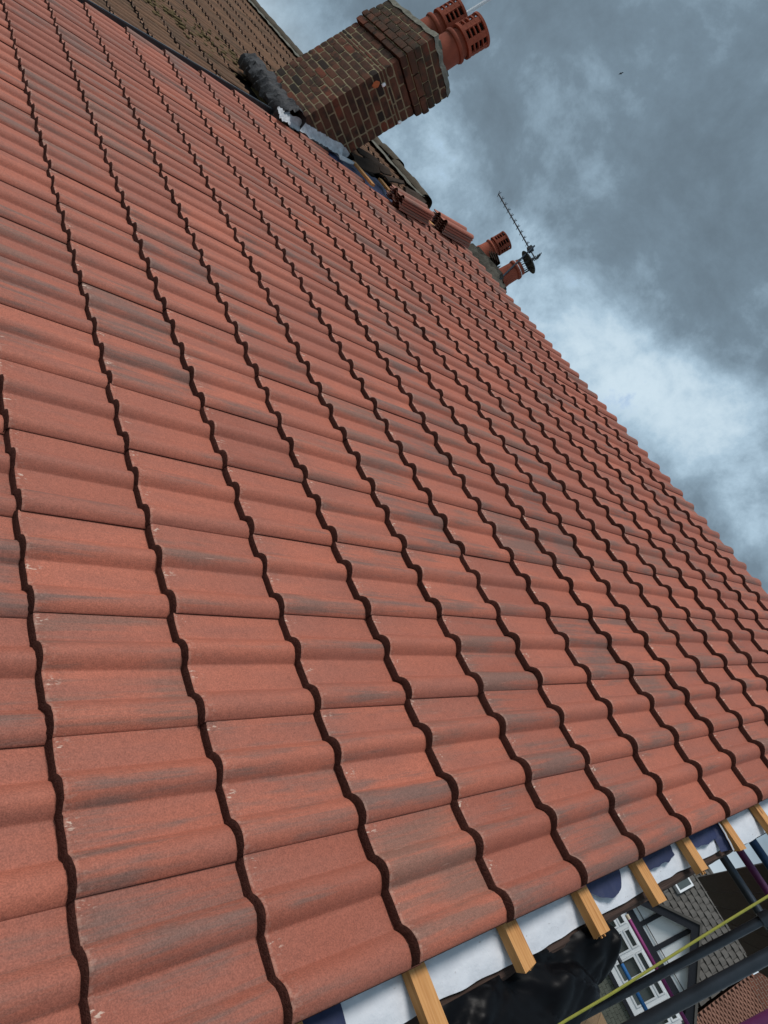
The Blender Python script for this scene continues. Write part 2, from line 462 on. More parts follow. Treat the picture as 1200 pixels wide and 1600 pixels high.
def pix(p):
    q = cam_inv @ p
    if q.z > -0.05: return None
    return (600 + 1078.72 * q.x / -q.z, 800 - 1078.72 * q.y / -q.z, -q.z)


cand = []
for j in range(JMIN, 14):
    for kx in range(0, 23):
        if (j >= 10 and kx >= 20) or (j >= 9 and kx >= 21): continue                    # not laid yet beside the stack
        if kx == 22 and j >= 7: continue
        vis = False; dep = 99
        for du in (0.02, 0.15, 0.28):
            for dv in (0.02, 0.16, 0.32):
                q = pix(rp_(j * GA + dv, kx * TW + min(du, 6.7 - kx * TW)))
                if q:
                    dep = min(dep, q[2])
                    if -5 < q[0] < 1205 and -5 < q[1] < 1605: vis = True
        cand.append((not vis, dep, j, kx))
cand.sort()
rest = MB()
for n_, (hid, dep, j, kx) in enumerate(cand):
    rr = random.Random(j * 97 + kx)
    me_ = TCUT if kx == 22 else rr.choice(TM)
    mw = RF @ Matrix.Translation((j * GA + rr.uniform(-.003, .003), kx * TW + rr.uniform(-.0012, .0012), rr.uniform(-.0006, .0026))) @ Matrix.Rotation(rr.uniform(-.0065, .0065), 4, 'Z') @ Matrix.Rotation(rr.uniform(-.004, .006), 4, 'X')
    if n_ < 300 and not hid:
        add('roof_tile', me_, roof, mw)
    else:
        b_ = len(rest.v)
        rest.v += [mw @ v.co for v in me_.vertices]
        for p in me_.polygons:
            rest.f.append(tuple(i + b_ for i in p.vertices)); rest.mi.append(p.material_index)
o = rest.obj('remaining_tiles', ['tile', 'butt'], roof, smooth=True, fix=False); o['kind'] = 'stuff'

# battens: one under every course head, running out past the verge
for j in range(JMIN + 1, 15):
    rr = random.Random(j)
    end = -0.112 + rr.uniform(-.012, .01)
    m = MB()
    far = PARTY - 0.02 if j < 8 else 6.58
    v0 = j * GA
    L = far - end; ns = 10
    # sawn end slightly out of square, tiny splinters
    m.box((v0, end, -0.062), (v0 + 0.05, far, -0.036))
    for i in (0, 1, 4, 5): m.v[i] += Vector((0, rr.uniform(-.006, .006), 0))
    for q in range(4):
        a = v0 + rr.uniform(0.003, 0.043); l_ = rr.uniform(.002, .006)
        m.box((a, end - l_, -0.06 + q * 0.005), (a + 0.004, end + 0.004, -0.055 + q * 0.005))
    m.obj('batten', 'pine', house, mw=RF)

# white underlay showing along the verge
def edge_u(v):
    return -0.078 - 0.010 * nz(v * 3.1, 1.0) - 0.006 * nz(v * 11, 4.0) - (0.022 if v > 1.95 else 0) * min(1, (v - 1.95) * 8)


def memb(a, b):
    def fn(s_, q_):
        v = a + (b - a) * s_
        u = 0.10 + (edge_u(v) - 0.10) * q_
        drop = max(0, (q_ - 0.6) / 0.4)
        h = -0.0665 - 0.012 * drop ** 2 - (0.006 + 0.004 * nz(v * 17, q_ * 2)) * drop - 0.004 * (1 + nz(v * 8, q_ * 5, 3)) * q_ + 0.005 * abs(nz(v * 19 + q_ * 2, q_ * 3, 8)) + .0015 * nz(v * 70, q_ * 12)
        return (v, u, h)
    return fn


m = MB(); m.grid(memb(-1.2, RIDGE - 0.03), 300, 14)
m.obj('underlay', 'white_membrane', house, smooth=True, mw=RF)
# blue flaps of the same underlay folded out over it between battens
for (a, b, ue, bow) in ((0.05, 0.16, -0.085, 0.5), (1.045, 1.275, -0.056, 1.0), (1.37, 1.60, -0.036, 0.15), (1.70, 1.955, -0.045, 0.25), (-0.3, -0.06, -0.05, 0.5)):
    def ff(s_, q_, a=a, b=b, ue=ue, bow=bow):
        v = a + (b - a) * s_
        prof_ = (1 - bow) + bow * math.sin(math.pi * min(1, max(0, s_))) ** 0.7
        e_ = 0.02 + (ue - 0.02) * prof_ - 0.007 * nz(v * 19, a) - .004 * nz(v * 50, a)
        u = 0.08 + (e_ - 0.08) * q_
        h = -0.0615 + 0.010 * math.sin(math.pi * s_) * q_ - 0.006 * q_ ** 3 + 0.004 * nz(v * 14, q_ * 3, a) + .004 * abs(nz(v * 30, q_ * 4, a))
        return (v, u, h)
    m = MB(); m.grid(ff, 26, 10)
    m.obj('underlay_flap', 'deck', house, smooth=True, mw=RF)
# a curled lip of underlay standing up against a batten
m = MB()
m.grid(lambda s_, q_: (1.905 + 0.03 * q_ + 0.02 * math.sin(q_ * 3.0) + 0.004 * nz(s_ * 7), 0.02 - (0.105 + 0.012 * q_) * s_, -0.062 + 0.026 * q_ - 0.012 * s_ * s_), 14, 8)
m.obj('underlay_curl', 'deck', house, smooth=True, mw=RF)
m = MB()
m.grid(lambda s_, q_: (1.934 + 0.003 * q_ + 0.02 * math.sin(3.0) + 0.004 * nz(s_ * 7), 0.02 - 0.119 * s_, -0.034 + 0.004 * q_ - 0.012 * s_ * s_), 14, 2)
m.obj('underlay_edge', 'white_membrane', house, smooth=True, mw=RF)

# weathered barge timber below the underlay
m = MB()
def bg_(s_, q_):
    v = -1.2 + (RIDGE - 0.02 + 1.2) * s_
    a = q_ * 4
    pts = [(0.03, -0.088), (-0.095, -0.088), (-0.103, -0.100), (-0.103, -0.27), (0.03, -0.27)]
    i = min(3, int(a)); fr = a - i
    u = pts[i][0] + (pts[i + 1][0] - pts[i][0]) * fr; h = pts[i][1] + (pts[i + 1][1] - pts[i][1]) * fr
    return (v, u - 0.004 * nz(v * 2.5, q_ * 3) - 0.003 * nz(v * 16, q_ * 9), h - 0.010 + 0.002 * nz(v * 9, q_ * 7, 2))
m.grid(bg_, 260, 16)
m.obj('barge_board', 'barge', house, smooth=True, mw=RF)

# bonding gutter along the party line, up to the stack
m = MB()
m.box((-1.2, PARTY + 0.004, -0.05), (2.42, PARTY + 0.03, 0.030))
m.box((-1.2, PARTY + 0.03, -0.05), (2.42, PARTY + 0.075, 0.002))
m.obj('bonding_gutter', 'dkmetal', house, mw=RF)
m = MB(); m.box((-1.2, PARTY + 0.012, 0.0305), (2.42, PARTY + 0.034, 0.036))
m.obj('gutter_capping', 'steel', house, mw=RF)

# ------------------------------------------------------------------ the neighbouring house with its old roof
nb = empty('neighbouring_house', (3.6, 12.0, 0), 'neighbouring house with old brown mossy tiled roof', 'house')
m = MB()
m.prism([(XE + 0.35, 0.0), (2 * XR - XE - 0.35, 0.0), (2 * XR - XE - 0.35, ZE - dz + 0.35 * math.tan(PIT)), (XR, ZR - dz), (XE + 0.35, ZE - dz + 0.35 * math.tan(PIT))], 1, PARTY + 0.0, 18.0)
m.obj('wall', 'wallbrick', nb)
m = MB(); m.box((JMIN * GA, PARTY + 0.012, -0.15), (RIDGE + 0.02, 18.1, -0.07))
oroof = m.obj('roof', 'near_black', nb, mw=RF)
m = MB(); m.box((JMIN * GA, PARTY + 0.012, -0.15), (RIDGE - 0.02, 18.1, -0.03)); m.v = [RB @ v for v in m.v]
m.obj('rear_roof', 'oldtile', nb)
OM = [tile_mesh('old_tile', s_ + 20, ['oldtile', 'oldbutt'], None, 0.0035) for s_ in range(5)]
cand = []
for j in range(JMIN, 14):
    for kx in range(0, 38):
        u = PARTY + 0.085 + kx * TW; v = j * GA - 0.03
        q = pix(rp_(v + 0.15, u + 0.15))
        hid = not (q and -10 < q[0] < 1210 and -10 < q[1] < 1610)
        cand.append((hid, q[2] if q else 99, j, kx, u, v))
cand.sort(); rest = MB()
nold = 0
for hid, dep, j, kx, u, v in cand:
    rr = random.Random(j * 131 + kx + 5)
    if v > 2.2 and v < 3.05 and 6.5 < u + .15 < 7.75: continue        # the stack comes through here
    if 3.0 < v < 3.7 and u < 7.0: continue                             # broken away
    me_ = rr.choice(OM)
    mw = RF @ Matrix.Translation((v + rr.uniform(-.008, .008), u + rr.uniform(-.004, .004), -0.02 + rr.uniform(-.004, .004))) @ Matrix.Rotation(rr.uniform(-.012, .012), 4, 'Z') @ Matrix.Rotation(rr.uniform(-.008, .008), 4, 'Y')
    if not hid and nold < 300:
        add('old_tile', me_, oroof, mw); nold += 1
    else:
        b_ = len(rest.v)
        rest.v += [mw @ q.co for q in me_.vertices]
        for p in me_.polygons:
            rest.f.append(tuple(i + b_ for i in p.vertices)); rest.mi.append(p.material_index)
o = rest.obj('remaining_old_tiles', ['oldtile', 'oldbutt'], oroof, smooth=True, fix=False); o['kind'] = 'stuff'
# ridge tiles of the neighbour, bedded in mortar
u = PARTY + 0.12; n_ = 0
while u < 18:
    rr = random.Random(int(u * 100)); L = 0.44
    m = MB()
    lift = 0.0
    if n_ == 2: lift = 0.035
    def rt(s_, q_, u=u, L=L, rr=rr, lift=lift):
        a = math.pi * (q_ * 1.0) ; r_ = 0.098 + 0.010 * s_ + 0.008 * nz(u * 5 + s_ * 3, q_ * 4)
        return (XR - r_ * math.cos(a) * 1.15, u + L * s_, ZR - 0.035 + lift * (1 - s_ * .6) + r_ * math.sin(a) * 0.95)
    m.grid(rt, 8, 12); m.grid(lambda s_, q_: (Vector(rt(s_, q_)) - Vector((XR, 0, ZR - .05))) * 0.88 * Vector((1, 0, 1)).length / math.sqrt(2) * 1.0 + Vector((XR, 0, ZR - .05)) if False else (XR + (rt(s_, q_)[0] - XR) * 0.87, rt(s_, q_)[1], ZR - .05 + (rt(s_, q_)[2] - ZR + .05) * 0.87), 8, 12)
    o = m.obj('ridge_tile', 'ridge', nb, smooth=True, fix=False)
    u += L - 0.01; n_ += 1
m = MB()
m.grid(lambda s_, q_: (XR + (q_ - 0.5) * 0.36, PARTY + 0.1 + 11 * s_, ZR - 0.085 + 0.09 * math.sin(math.pi * q_) + 0.015 * nz(s_ * 60, q_ * 6)), 260, 8)
m.obj('ridge_mortar', 'flaunch', nb, smooth=True)

# moss and debris lying on the old roof
m = MB()
ico = bmesh.new(); bmesh.ops.create_icosphere(ico, subdivisions=1, radius=1.0)
IV = [v.co.copy() for v in ico.verts]; IFc = [tuple(v.index for v in f_.verts) for f_ in ico.faces]; ico.free()
for q in range(900):
    tt = random.random()
    v = 1.2 + 1.75 * tt; u = 8.62 - 0.42 * tt + random.gauss(0, 0.14 if tt < .7 else .1)
    if random.random() < 0.25: u += random.uniform(-.8, .8); v += random.uniform(-.3, .3)
    if u < 7.05: continue
    s_ = random.uniform(.008, .026)
    lift = prof((u - PARTY - 0.085) % TW) - 0.035
    m.raw([rp_(v + p.x * s_ * 1.5 + .002 * nz(p.x * 3, q), u + p.y * s_ * 1.3, lift + p.z * s_ * (0.7 + .5 * nz(p.y * 4, q))) for p in IV], IFc)
o = m.obj('moss', 'moss', None, smooth=True, fix=False)
tag(o, 'clumps of dry brown moss and dirt lying on the old roof', 'moss', kind='stuff')

# ------------------------------------------------------------------ brick chimney stack on the party line
CX0, CX1, CY0, CY1 = 2.135, 2.685, 6.60, 7.66
ch = empty('chimney_stack', ((CX0 + CX1) / 2, (CY0 + CY1) / 2, GZ + 1.2), 'dark brown brick chimney stack with two clay pots rising from the party line', 'chimney')
BMS = []
for q in range(5):
    b = bmesh.new(); bmesh.ops.create_cube(b, size=1.0)
    bmesh.ops.subdivide_edges(b, edges=b.edges[:], cuts=2, use_grid_fill=True)
    for v in b.verts:
        p = v.co.copy(); e_ = sum(abs(abs(x) - .5) < 1e-4 for x in p)
        k_ = {1: 0.0, 2: 0.018, 3: 0.045}.get(e_, 0)
        v.co = p * (1 - k_) + Vector((nz(p.x * 3, p.y * 3 + q * 9, p.z * 3), nz(p.y * 3, p.z * 3 + q * 5), nz(p.z * 3 + q * 7, p.x * 3))) * 0.022
    me_ = bpy.data.meshes.new('brick'); b.to_mesh(me_); b.free(); me_.materials.append(M['brick'])
    me_.polygons.foreach_set('use_smooth', [True] * len(me_.polygons)); me_.set_sharp_from_angle(angle=R(50))
    BMS.append(me_)
m = MB(); m.box((CX0 + .0045, CY0 + .0045, GZ + 1.0), (CX1 - .0045, CY1 - .0045, GZ + 2.60))
m.obj('mortar_core', 'mortar', ch)
CH, JT = 0.075, 0.0115


def roofz(x): return GZ + x * math.tan(PIT)


def course(z, hh, out, odd, parent, name='brick', bl=0.215, skip=0.0):
    x0, x1, y0, y1 = CX0 - out, CX1 + out, CY0 - out, CY1 + out
    d = 0.1025
    for side in range(4):                       # 0 front(-x) 1 back(+x) 2 near(-y) 3 far(+y)
        full = (side < 2) == odd
        if side < 2: a, b_ = (y0, y1) if full else (y0 + d + JT, y1 - d - JT)
        else: a, b_ = (x0, x1) if full else (x0 + d + JT, x1 - d - JT)
        p = a; first = True
        while p < b_ - 0.03:
            l_ = min(bl, b_ - p)
            if b_ - (p + l_) < 0.045: l_ = b_ - p
            rr = random.Random(int(z * 1000) + side * 71 + int(p * 997))
            pr = rr.uniform(-.0025, .0025)
            if side == 0: cx, cy, sx, sy = x0 + d / 2 + pr, p + l_ / 2, d, l_
            elif side == 1: cx, cy, sx, sy = x1 - d / 2 + pr, p + l_ / 2, d, l_
            elif side == 2: cx, cy, sx, sy = p + l_ / 2, y0 + d / 2 + pr, l_, d
            else: cx, cy, sx, sy = p + l_ / 2, y1 - d / 2 + pr, l_, d
            if z + hh > roofz(cx) - 0.02:
                add(name, rr.choice(BMS), parent, Matrix.Translation((cx, cy, z + hh / 2)) @ Matrix.Rotation(rr.uniform(-.006, .006), 4, 'Y') @ Matrix.Diagonal((sx, sy, hh, 1)))
            p += l_ + JT
    return z + hh + JT


z = GZ + 1.20; i = 0
while z < GZ + 2.36:
    z = course(z, 0.0635, 0.0, i % 2 == 0, ch); i += 1
for q in range(2):                               # two thin creasing courses
    z = course(z, 0.024, 0.0, q == 0, ch, 'creasing_tile', 0.165)
while z < GZ + 2.60:
    z = course(z, 0.0635, 0.0, i % 2 == 0, ch); i += 1
z = course(z, 0.065, 0.022, True, ch); z = course(z, 0.065, 0.036, False, ch)
for q in range(3):
    z = course(z, 0.065, 0.024 - 0.005 * q, q % 2 == 0, ch)
ZT = z - JT
m = MB()                                         # packing behind the projecting courses
m.box((CX0 - .010, CY0 - .010, GZ + 2.63), (CX1 + .010, CY1 + .010, ZT - .003))
m.obj('corbel_mortar', 'mortar', ch)
# mortar flaunching
def fl(s_, q_):
    a = s_ * 2 * math.pi
    ex, ey = (CX1 - CX0) / 2 + .02, (CY1 - CY0) / 2 + .02
    cx, cy = (CX0 + CX1) / 2, (CY0 + CY1) / 2
    c_, n_ = math.cos(a), math.sin(a)
    sq = 1 / max(abs(c_), abs(n_)); r_ = sq * (1 - q_) + q_ * 0.45
    rad = (1 - q_ * 0.65)
    if q_ < 0.12: rad = 1.0 - .01 * (q_ / .12)
    hz_ = 0.15 * min(1, q_ * 1.3) ** 0.8 + (0.03 if q_ > .05 else 0)
    jit = 0.022 * nz(c_ * 5, n_ * 5, q_ * 4) + .012 * nz(c_ * 22, n_ * 22, q_ * 12)
    return (cx + ex * c_ * r_ * rad * (1 + jit), cy + ey * n_ * r_ * rad * (1 + jit), ZT - 0.004 + hz_ + jit * 0.8)
m = MB(); m.grid(fl, 72, 12)
m.box((CX0 + .1, CY0 + .1, ZT - .02), (CX1 - .1, CY1 - .1, ZT + .1))
m.obj('flaunching', 'flaunch', ch, smooth=True)
# spalled brick, exposed orange body
m = MB()
def sp_f(s_, q_):
    a = s_ * 2 * math.pi; r_ = q_ * (0.04 + .012 * nz(math.cos(a) * 2, math.sin(a) * 2))
    return (CX0 + .085 + r_ * math.cos(a) * 0.8, CY0 - 0.0045 - .002 * (1 - q_), GZ + 2.335 + r_ * math.sin(a) * 1.0)
m.grid(sp_f, 18, 4); M['spall'] = simple('spalled_brick', (0.42, 0.13, 0.055), 0.95, 0.1, var=0.3, scale=30, bscale=60, dist=.008)
m.obj('spalled_face', 'spall', ch, smooth=True)
# lead cable clips
for (yy, zz, xx) in ((CY0 - .012, GZ + 2.40, CX0 + .12), (CY0 - .012, GZ + 2.44, CX1 - .02)):
    m = MB(); m.lathe([(0.0, -.02), (.014, -.018), (.018, 0), (.014, .018), (0.0, .02)], (xx, yy, zz), 12)
    m.obj('fixing', 'alu', ch, smooth=True)


def pot(x, y, z0, s_, parent, cowl=True, hs=0.62, mats=('clay', 'near_black')):
    m = MB(); h_ = s_ * hs
    m.lathe([(.150 * s_, 0), (.152 * s_, .05 * h_), (.142 * s_, .10 * h_), (.136 * s_, .29 * h_), (.148 * s_, .30 * h_), (.154 * s_, .325 * h_), (.148 * s_, .35 * h_), (.130 * s_, .36 * h_), (.124 * s_, .38 * h_), (.122 * s_, .43 * h_)], (x, y, z0), 36)
    p = m.obj('chimney_pot', mats[0], parent, smooth=True)
    if not cowl: return p
    m = MB()
    r1, ri = .146 * s_, .128 * s_
    zb = z0 + .425 * h_
    def ring(a, b_, ro=r1, rin=ri):
        m.lathe([(rin, a), (ro, a + .004), (ro, b_ - .004), (rin, b_), (rin, a)], (x, y, zb), 36, False)
    ring(-.002, .05 * h_, r1 + .004)
    for q in range(3): ring((.05 + .05 + q * .065 - .014) * h_, (.05 + .05 + q * .065 + .014) * h_)
    ring(.292 * h_, .335 * h_, r1 + .003)
    for q in range(7):
        a = q * 2 * math.pi / 7 + .9
        rot = Matrix.Translation((x, y, zb)) @ Matrix.Rotation(a, 4, 'Z')
        m.box((ri - .004, -.026 * s_, .0), (r1 - .0015, .026 * s_, .33 * h_), rot)
    m.obj('louvre', mats[0], p, smooth=True, fix=False)
    m = MB(); m.lathe([(.112 * s_, -.01), (.112 * s_, .31 * h_)], (x, y, zb), 20)  # solid near-black core filling the louvre head
    m.obj('flue', mats[1], p, smooth=True)
    return p


pot(2.42, 6.82, ZT + 0.03, 1.10, ch, hs=0.66)
pot(2.42, 7.26, ZT + 0.03, 1.10, ch, hs=0.66)

# stepped lead flashing and its soaker on the near side
m = MB()
steps = 5
for q in range(steps):
    xa = CX0 - .006 + q * 0.113; xb = min(xa + 0.113, CX1 + .004)
    zt = roofz(xb) + 0.075 + 0.010 * nz(q * 1.7)
    d_ = .0015 * (q % 2)
    P = [(xa, roofz(xa) - .02), (xb, roofz(xb) - .02), (xb + .006, roofz(xb) + .05), (xb - .01, zt), (xa + .018, zt - .012 + .012 * nz(q * 3.1)), (xa - .004, zt - .045)]
    m.prism(P, 1, CY0 - .011 - d_, CY0 - .005 - d_)
m.obj('stepped_flashing', 'lead', ch)
m = MB()
def sk(s_, q_):
    v = 2.50 + 0.66 * s_; u = CY0 - .008 - (0.080 + .025 * nz(s_ * 6, 3.0)) * q_
    return rp_(v, u, 0.075 * (1 - q_) ** 2 + 0.026 + 0.016 * nz(v * 14, u * 14) + .012 * nz(v * 40, u * 40))
m.grid(sk, 40, 10)
m.obj('lead_soaker', 'lead', ch, smooth=True)
# crumpled black apron along the front
m = MB()
def ap(s_, q_):
    y = 6.53 + 1.33 * s_; a = -0.9 + 4.4 * q_
    r_ = 0.085 + 0.055 * abs(nz(s_ * 8, q_ * 2.5)) + 0.045 * abs(nz(s_ * 20 + q_ * 3, q_ * 5)) + .012 * nz(s_ * 60, q_ * 12) + .05 * max(0, s_ - .8)
    return (CX0 - 0.055 - r_ * math.cos(a) * 1.15 - .02 * s_, y, roofz(CX0 - .055) + 0.055 + r_ * math.sin(a) * 1.2)
m.grid(ap, 70, 18)
m.obj('black_apron', 'oldlead', ch, smooth=True, fix=False)
m = MB()
def le(s_, q_):
    return rp_(2.36 + .12 * s_, 6.44 + .14 * q_, .05 + .05 * q_ + .02 * nz(s_ * 5, q_ * 5) + .03 * s_ * q_)
m.grid(le, 10, 10); m.obj('apron_end', 'lead', ch, smooth=True, fix=False)

# aerial mast fixed behind the pots
m = MB(); m.tube((2.745, 7.85, GZ + 2.6), (2.745, 7.85, GZ + 5.2), 0.019, 14); ms = m.obj('mast', 'alu', None, smooth=True)
tag(ms, 'bare aluminium aerial pole behind the two louvred pots of the brick chimney', 'pole')
m = MB(); m.tube((2.745, 7.85, GZ + 3.62), (2.745, 7.85, GZ + 3.66), 0.021, 14); m.obj('tape_band', 'dkmetal', ms, smooth=True)
for zz in (2.72, 2.94):
    m = MB(); m.box((2.60, 7.66, GZ + zz), (2.765, 7.87, GZ + zz + .03)); m.obj('bracket', 'dkmetal', ms)

# ------------------------------------------------------------------ loose broken tiles, lead and sticks beside the stack
def slab(name, v, u, h, l_, w_, th, rot, tilt, mat, label, cat, group=None, roll=0.0):
    rr = random.Random(int(v * 1000 + u * 77))
    n = 11; pts = []
    for q in range(n):
        a = q / n * 2 * math.pi
        c_, s_ = math.cos(a), math.sin(a); k_ = 1 / max(abs(c_), abs(s_)) * (0.95 + rr.uniform(-.16, .05))
        pts.append((c_ * k_ * l_ / 2, s_ * k_ * w_ / 2))
    m = MB(); m.prism(pts, 2, 0, th)
    for i_, q in enumerate(m.v): q.z += 0.02 * math.cos(q.y / w_ * 3.0) + .004 * nz(q.x * 20, q.y * 20)
    mw = RF @ Matrix.Translation((v, u, h)) @ Matrix.Rotation(rot, 4, 'Z') @ Matrix.Rotation(tilt, 4, 'Y') @ Matrix.Rotation(roll, 4, 'X')
    o = m.obj(name, mat, None, mw=mw)
    return tag(o, label, cat, group)


slab('broken_tile', 3.62, 6.80, 0.0, 0.42, 0.22, .016, 0.15, -0.1, 'oldslab', 'long dark broken old tile lying under the chimney foot, lowest of the debris', 'broken tile', 'broken old tiles beside the chimney', 0.3)
slab('broken_tile', 3.80, 6.92, 0.03, 0.40, 0.20, .016, -0.1, -0.05, 'oldslab', 'broken old tile with pale edge leaning towards the old roof', 'broken tile', 'broken old tiles beside the chimney', 0.2)
slab('broken_tile', 3.95, 6.72, 0.02, 0.36, 0.20, .016, 0.25, -0.12, 'oldslab', 'dark broken old tile just above the blue membrane gap', 'broken tile', 'broken old tiles beside the chimney', -0.15)
slab('broken_tile', 4.12, 6.47, 0.03, 0.26, 0.22, .016, -0.3, 0.05, 'oldslab', 'broken old tile lying against the lower stack of red tiles', 'broken tile', 'broken old tiles beside the chimney', 0.25)
slab('broken_tile', 3.70, 7.02, 0.05, 0.38, 0.18, .016, 0.05, 0.0, 'oldslab', 'broken old tile nearest the sound rows of the neighbouring roof', 'broken tile', 'broken old tiles beside the chimney', 0.1)
slab('broken_tile', 4.28, 6.66, 0.01, 0.34, 0.24, .016, 0.4, 0.0, 'oldslab', 'topmost piece of broken old tile near the ridge', 'broken tile', 'broken old tiles beside the chimney', 0.1)
slab('lead_offcut', 3.16, 6.44, 0.02, 0.22, 0.08, .006, 0.1, -0.02, 'lead', 'pale grey lead offcut hanging below the chimney flashing', 'lead', None, 0.25)

m = MB()
m.grid(lambda s_, q_: (2.97 + 0.72 * s_, 5.99 + 0.60 * q_, -0.012 + 0.016 * nz(s_ * 5, q_ * 4) + 0.02 * abs(nz(s_ * 9 + q_ * 3, q_ * 6, 2)) - .02 * (1 - q_)), 30, 24)
m.obj('underlay_flap', 'deck', house, smooth=True, mw=RF)
for (v_, a_, b_, tw_) in ((3.30, 6.03, 6.50, .04), (3.60, 6.06, 6.42, -.03)):
    m = MB(); m.box((-.023, a_ - 6.2, .012), (.023, b_ - 6.2, .036)); m.obj('batten', 'pine', house, mw=RF @ Matrix.Translation((v_, 6.2, 0.01)) @ Matrix.Rotation(tw_, 4, 'Z'))

# ------------------------------------------------------------------ two stacks of new tiles loaded out near the ridge
words = ['lowest', 'second lowest', 'middle', 'second highest', 'topmost']
m = MB(); xs_ = [0.0, 0.004, 0.2, 0.412]
nY = len(YS)
for top in (1, 0):
    for x in xs_:
        for y in YS:
            m.v.append(Vector((x + .001 * nz(y * 200, x), y, prof(y) - (0 if top else 0.0100) - (.002 if x == 0 and top else 0))))
for top in (0, 1):
    o_ = top * 4 * nY
    for r_ in range(3):
        for q in range(nY - 1):
            a_ = o_ + r_ * nY + q; m.f.append((a_, a_ + nY, a_ + nY + 1, a_ + 1) if not top else (a_ + 1, a_ + nY + 1, a_ + nY, a_)); m.mi.append(0 if not top else 1)  # undersides take the dark edge colour, painting shade into the stack gaps
for q in range(nY - 1):
    m.f.append((q, q + 1, 4 * nY + q + 1, 4 * nY + q)); m.mi.append(1)
    m.f.append((3 * nY + q + 1, 3 * nY + q, 7 * nY + q, 7 * nY + q + 1)); m.mi.append(1)
for r_ in range(3):
    for e_ in (0, nY - 1):
        a_ = r_ * nY + e_; m.f.append((a_, 4 * nY + a_, 4 * nY + a_ + nY, a_ + nY)); m.mi.append(0)
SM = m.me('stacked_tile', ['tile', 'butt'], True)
for si, (v, u, where) in enumerate(((3.47, 5.70, 'stack beside the broken old tiles'), (4.09, 5.70, 'stack closest to the far pots'))):
    for q in range(5):
        rr = random.Random(si * 9 + q)
        mw = RF @ Matrix.Translation((v + rr.uniform(-.012, .012), u + rr.uniform(-.008, .008), 0.030 + q * 0.0255)) @ Matrix.Rotation(rr.uniform(-.02, .02), 4, 'Z')
        o = add('stacked_tile', SM, None, mw)
        tag(o, 'red roof tile, %s of the five in the %s' % (words[q], where), 'roof tile', 'red tiles stacked on the roof')

# ------------------------------------------------------------------ second chimney behind the ridge, with aerial
c2 = empty('chimney_stack', (6.2, 7.75, GZ + 0.8), 'lichen covered chimney top with two short clay pots behind the ridge', 'chimney')
m = MB(); m.box((5.93, 7.22, GZ + 0.5), (6.50, 8.34, GZ + 3.24)); m.obj('stack', 'wallbrick', c2)
m = MB()
def fl2(s_, q_):
    a = s_ * 2 * math.pi; c_, n_ = math.cos(a), math.sin(a)
    sq = 1 / max(abs(c_), abs(n_)); r_ = sq * (1 - q_) + q_ * 0.6
    rad = 1.0 if q_ < .35 else 1 - (q_ - .35) * 0.95
    jit = 0.06 * nz(c_ * 4, n_ * 4, q_ * 4) + .03 * nz(c_ * 13, n_ * 13, q_ * 9)
    hh = (q_ / .35) * 0.17 if q_ < .35 else .17 + .16 * ((q_ - .35) / .65) ** .8
    return (6.215 + .32 * c_ * r_ * rad * (1 + jit), 7.77 + .60 * n_ * r_ * rad * (1 + jit), GZ + 3.20 + hh + jit)
m.grid(fl2, 60, 14); m.box((6.0, 7.4, GZ + 3.1), (6.4, 8.15, GZ + 3.46)); M['flaunch_dark'] = simple('dark_lichen_mortar', (0.075, 0.07, 0.058), 0.95, 0.1, var=0.8, scale=9, bscale=22, dist=0.03, detail=7)
m.obj('flaunching', 'flaunch_dark', c2, smooth=True)
pot(6.2, 8.17, GZ + 3.46, 1.0, c2)
p2 = pot(6.2, 7.52, GZ + 3.44, 0.98, c2, cowl=False, hs=0.85)
m = MB(); m.lathe([(.128, .30), (.138, .302), (.138, .325), (.128, .327)], (6.2, 7.52, GZ + 3.42), 28); m.obj('steel_band', 'alu', p2, smooth=True)
m = MB()
for q in range(10):
    a = q * math.pi / 5; m.tube((6.2 + .11 * math.cos(a), 7.52 + .11 * math.sin(a), GZ + 3.72), (6.2 + .11 * math.cos(a), 7.52 + .11 * math.sin(a), GZ + 3.94), .004 if q % 3 else .009, 6)
for zz in (3.80, 3.86): m.lathe([(.106, zz - .002), (.112, zz), (.106, zz + .002)], (6.2, 7.52, GZ), 20, False)
m.obj('guard_cage', 'dkmetal', p2, smooth=True)
m = MB(); m.lathe([(.002, .015), (.17, -.012), (.185, -.02), (.185, -.012), (.17, .0), (.1, .02), (.002, .035)], (6.2, 7.52, GZ + 3.95), 28); m.obj('rain_cap', 'dkmetal', p2, smooth=True)
# broken slates tucked between the two pots
m = MB()
for q in range(4):
    m.box((-.14, -.08, q * .022), (.14, .08, q * .022 + .014), Matrix.Translation((6.12, 7.84, GZ + 3.50)) @ Matrix.Rotation(.25 * q, 4, 'Z') @ Matrix.Rotation(.18, 4, 'X'))
o = m.obj('packing_slates', 'oldslab', c2)

# TV aerial
ae = empty('tv_aerial', (6.13, 7.36, GZ + 3.2), 'thin rooftop television aerial with short rods on a pole beside the capped pot', 'aerial')
m = MB(); m.tube((6.10, 7.34, GZ + 3.15), (6.03, 7.58, GZ + 4.10), .013, 10); m.obj('pole', 'steel', ae, smooth=True)
A0, A1 = Vector((5.554, 8.405, GZ + 4.039)), Vector((6.16, 7.48, GZ + 4.03))
m = MB(); m.tube(A0, A1, .011, 8); m.obj('boom', 'steel', ae, smooth=True)
dv = (A1 - A0).normalized(); sd = Vector((0.05, 0.02, 1)).normalized(); sd2 = dv.cross(sd).normalized()
for q in range(10):
    p = A0 + (A1 - A0) * (0.0 + q * 0.086)
    m = MB(); m.tube(p - sd2 * .09 , p + sd2 * .09, .0045, 6); m.tube(p, p + sd * .045, .006, 6); m.obj('director_rod', 'steel', ae, smooth=True)
p = A0 + (A1 - A0) * 0.86
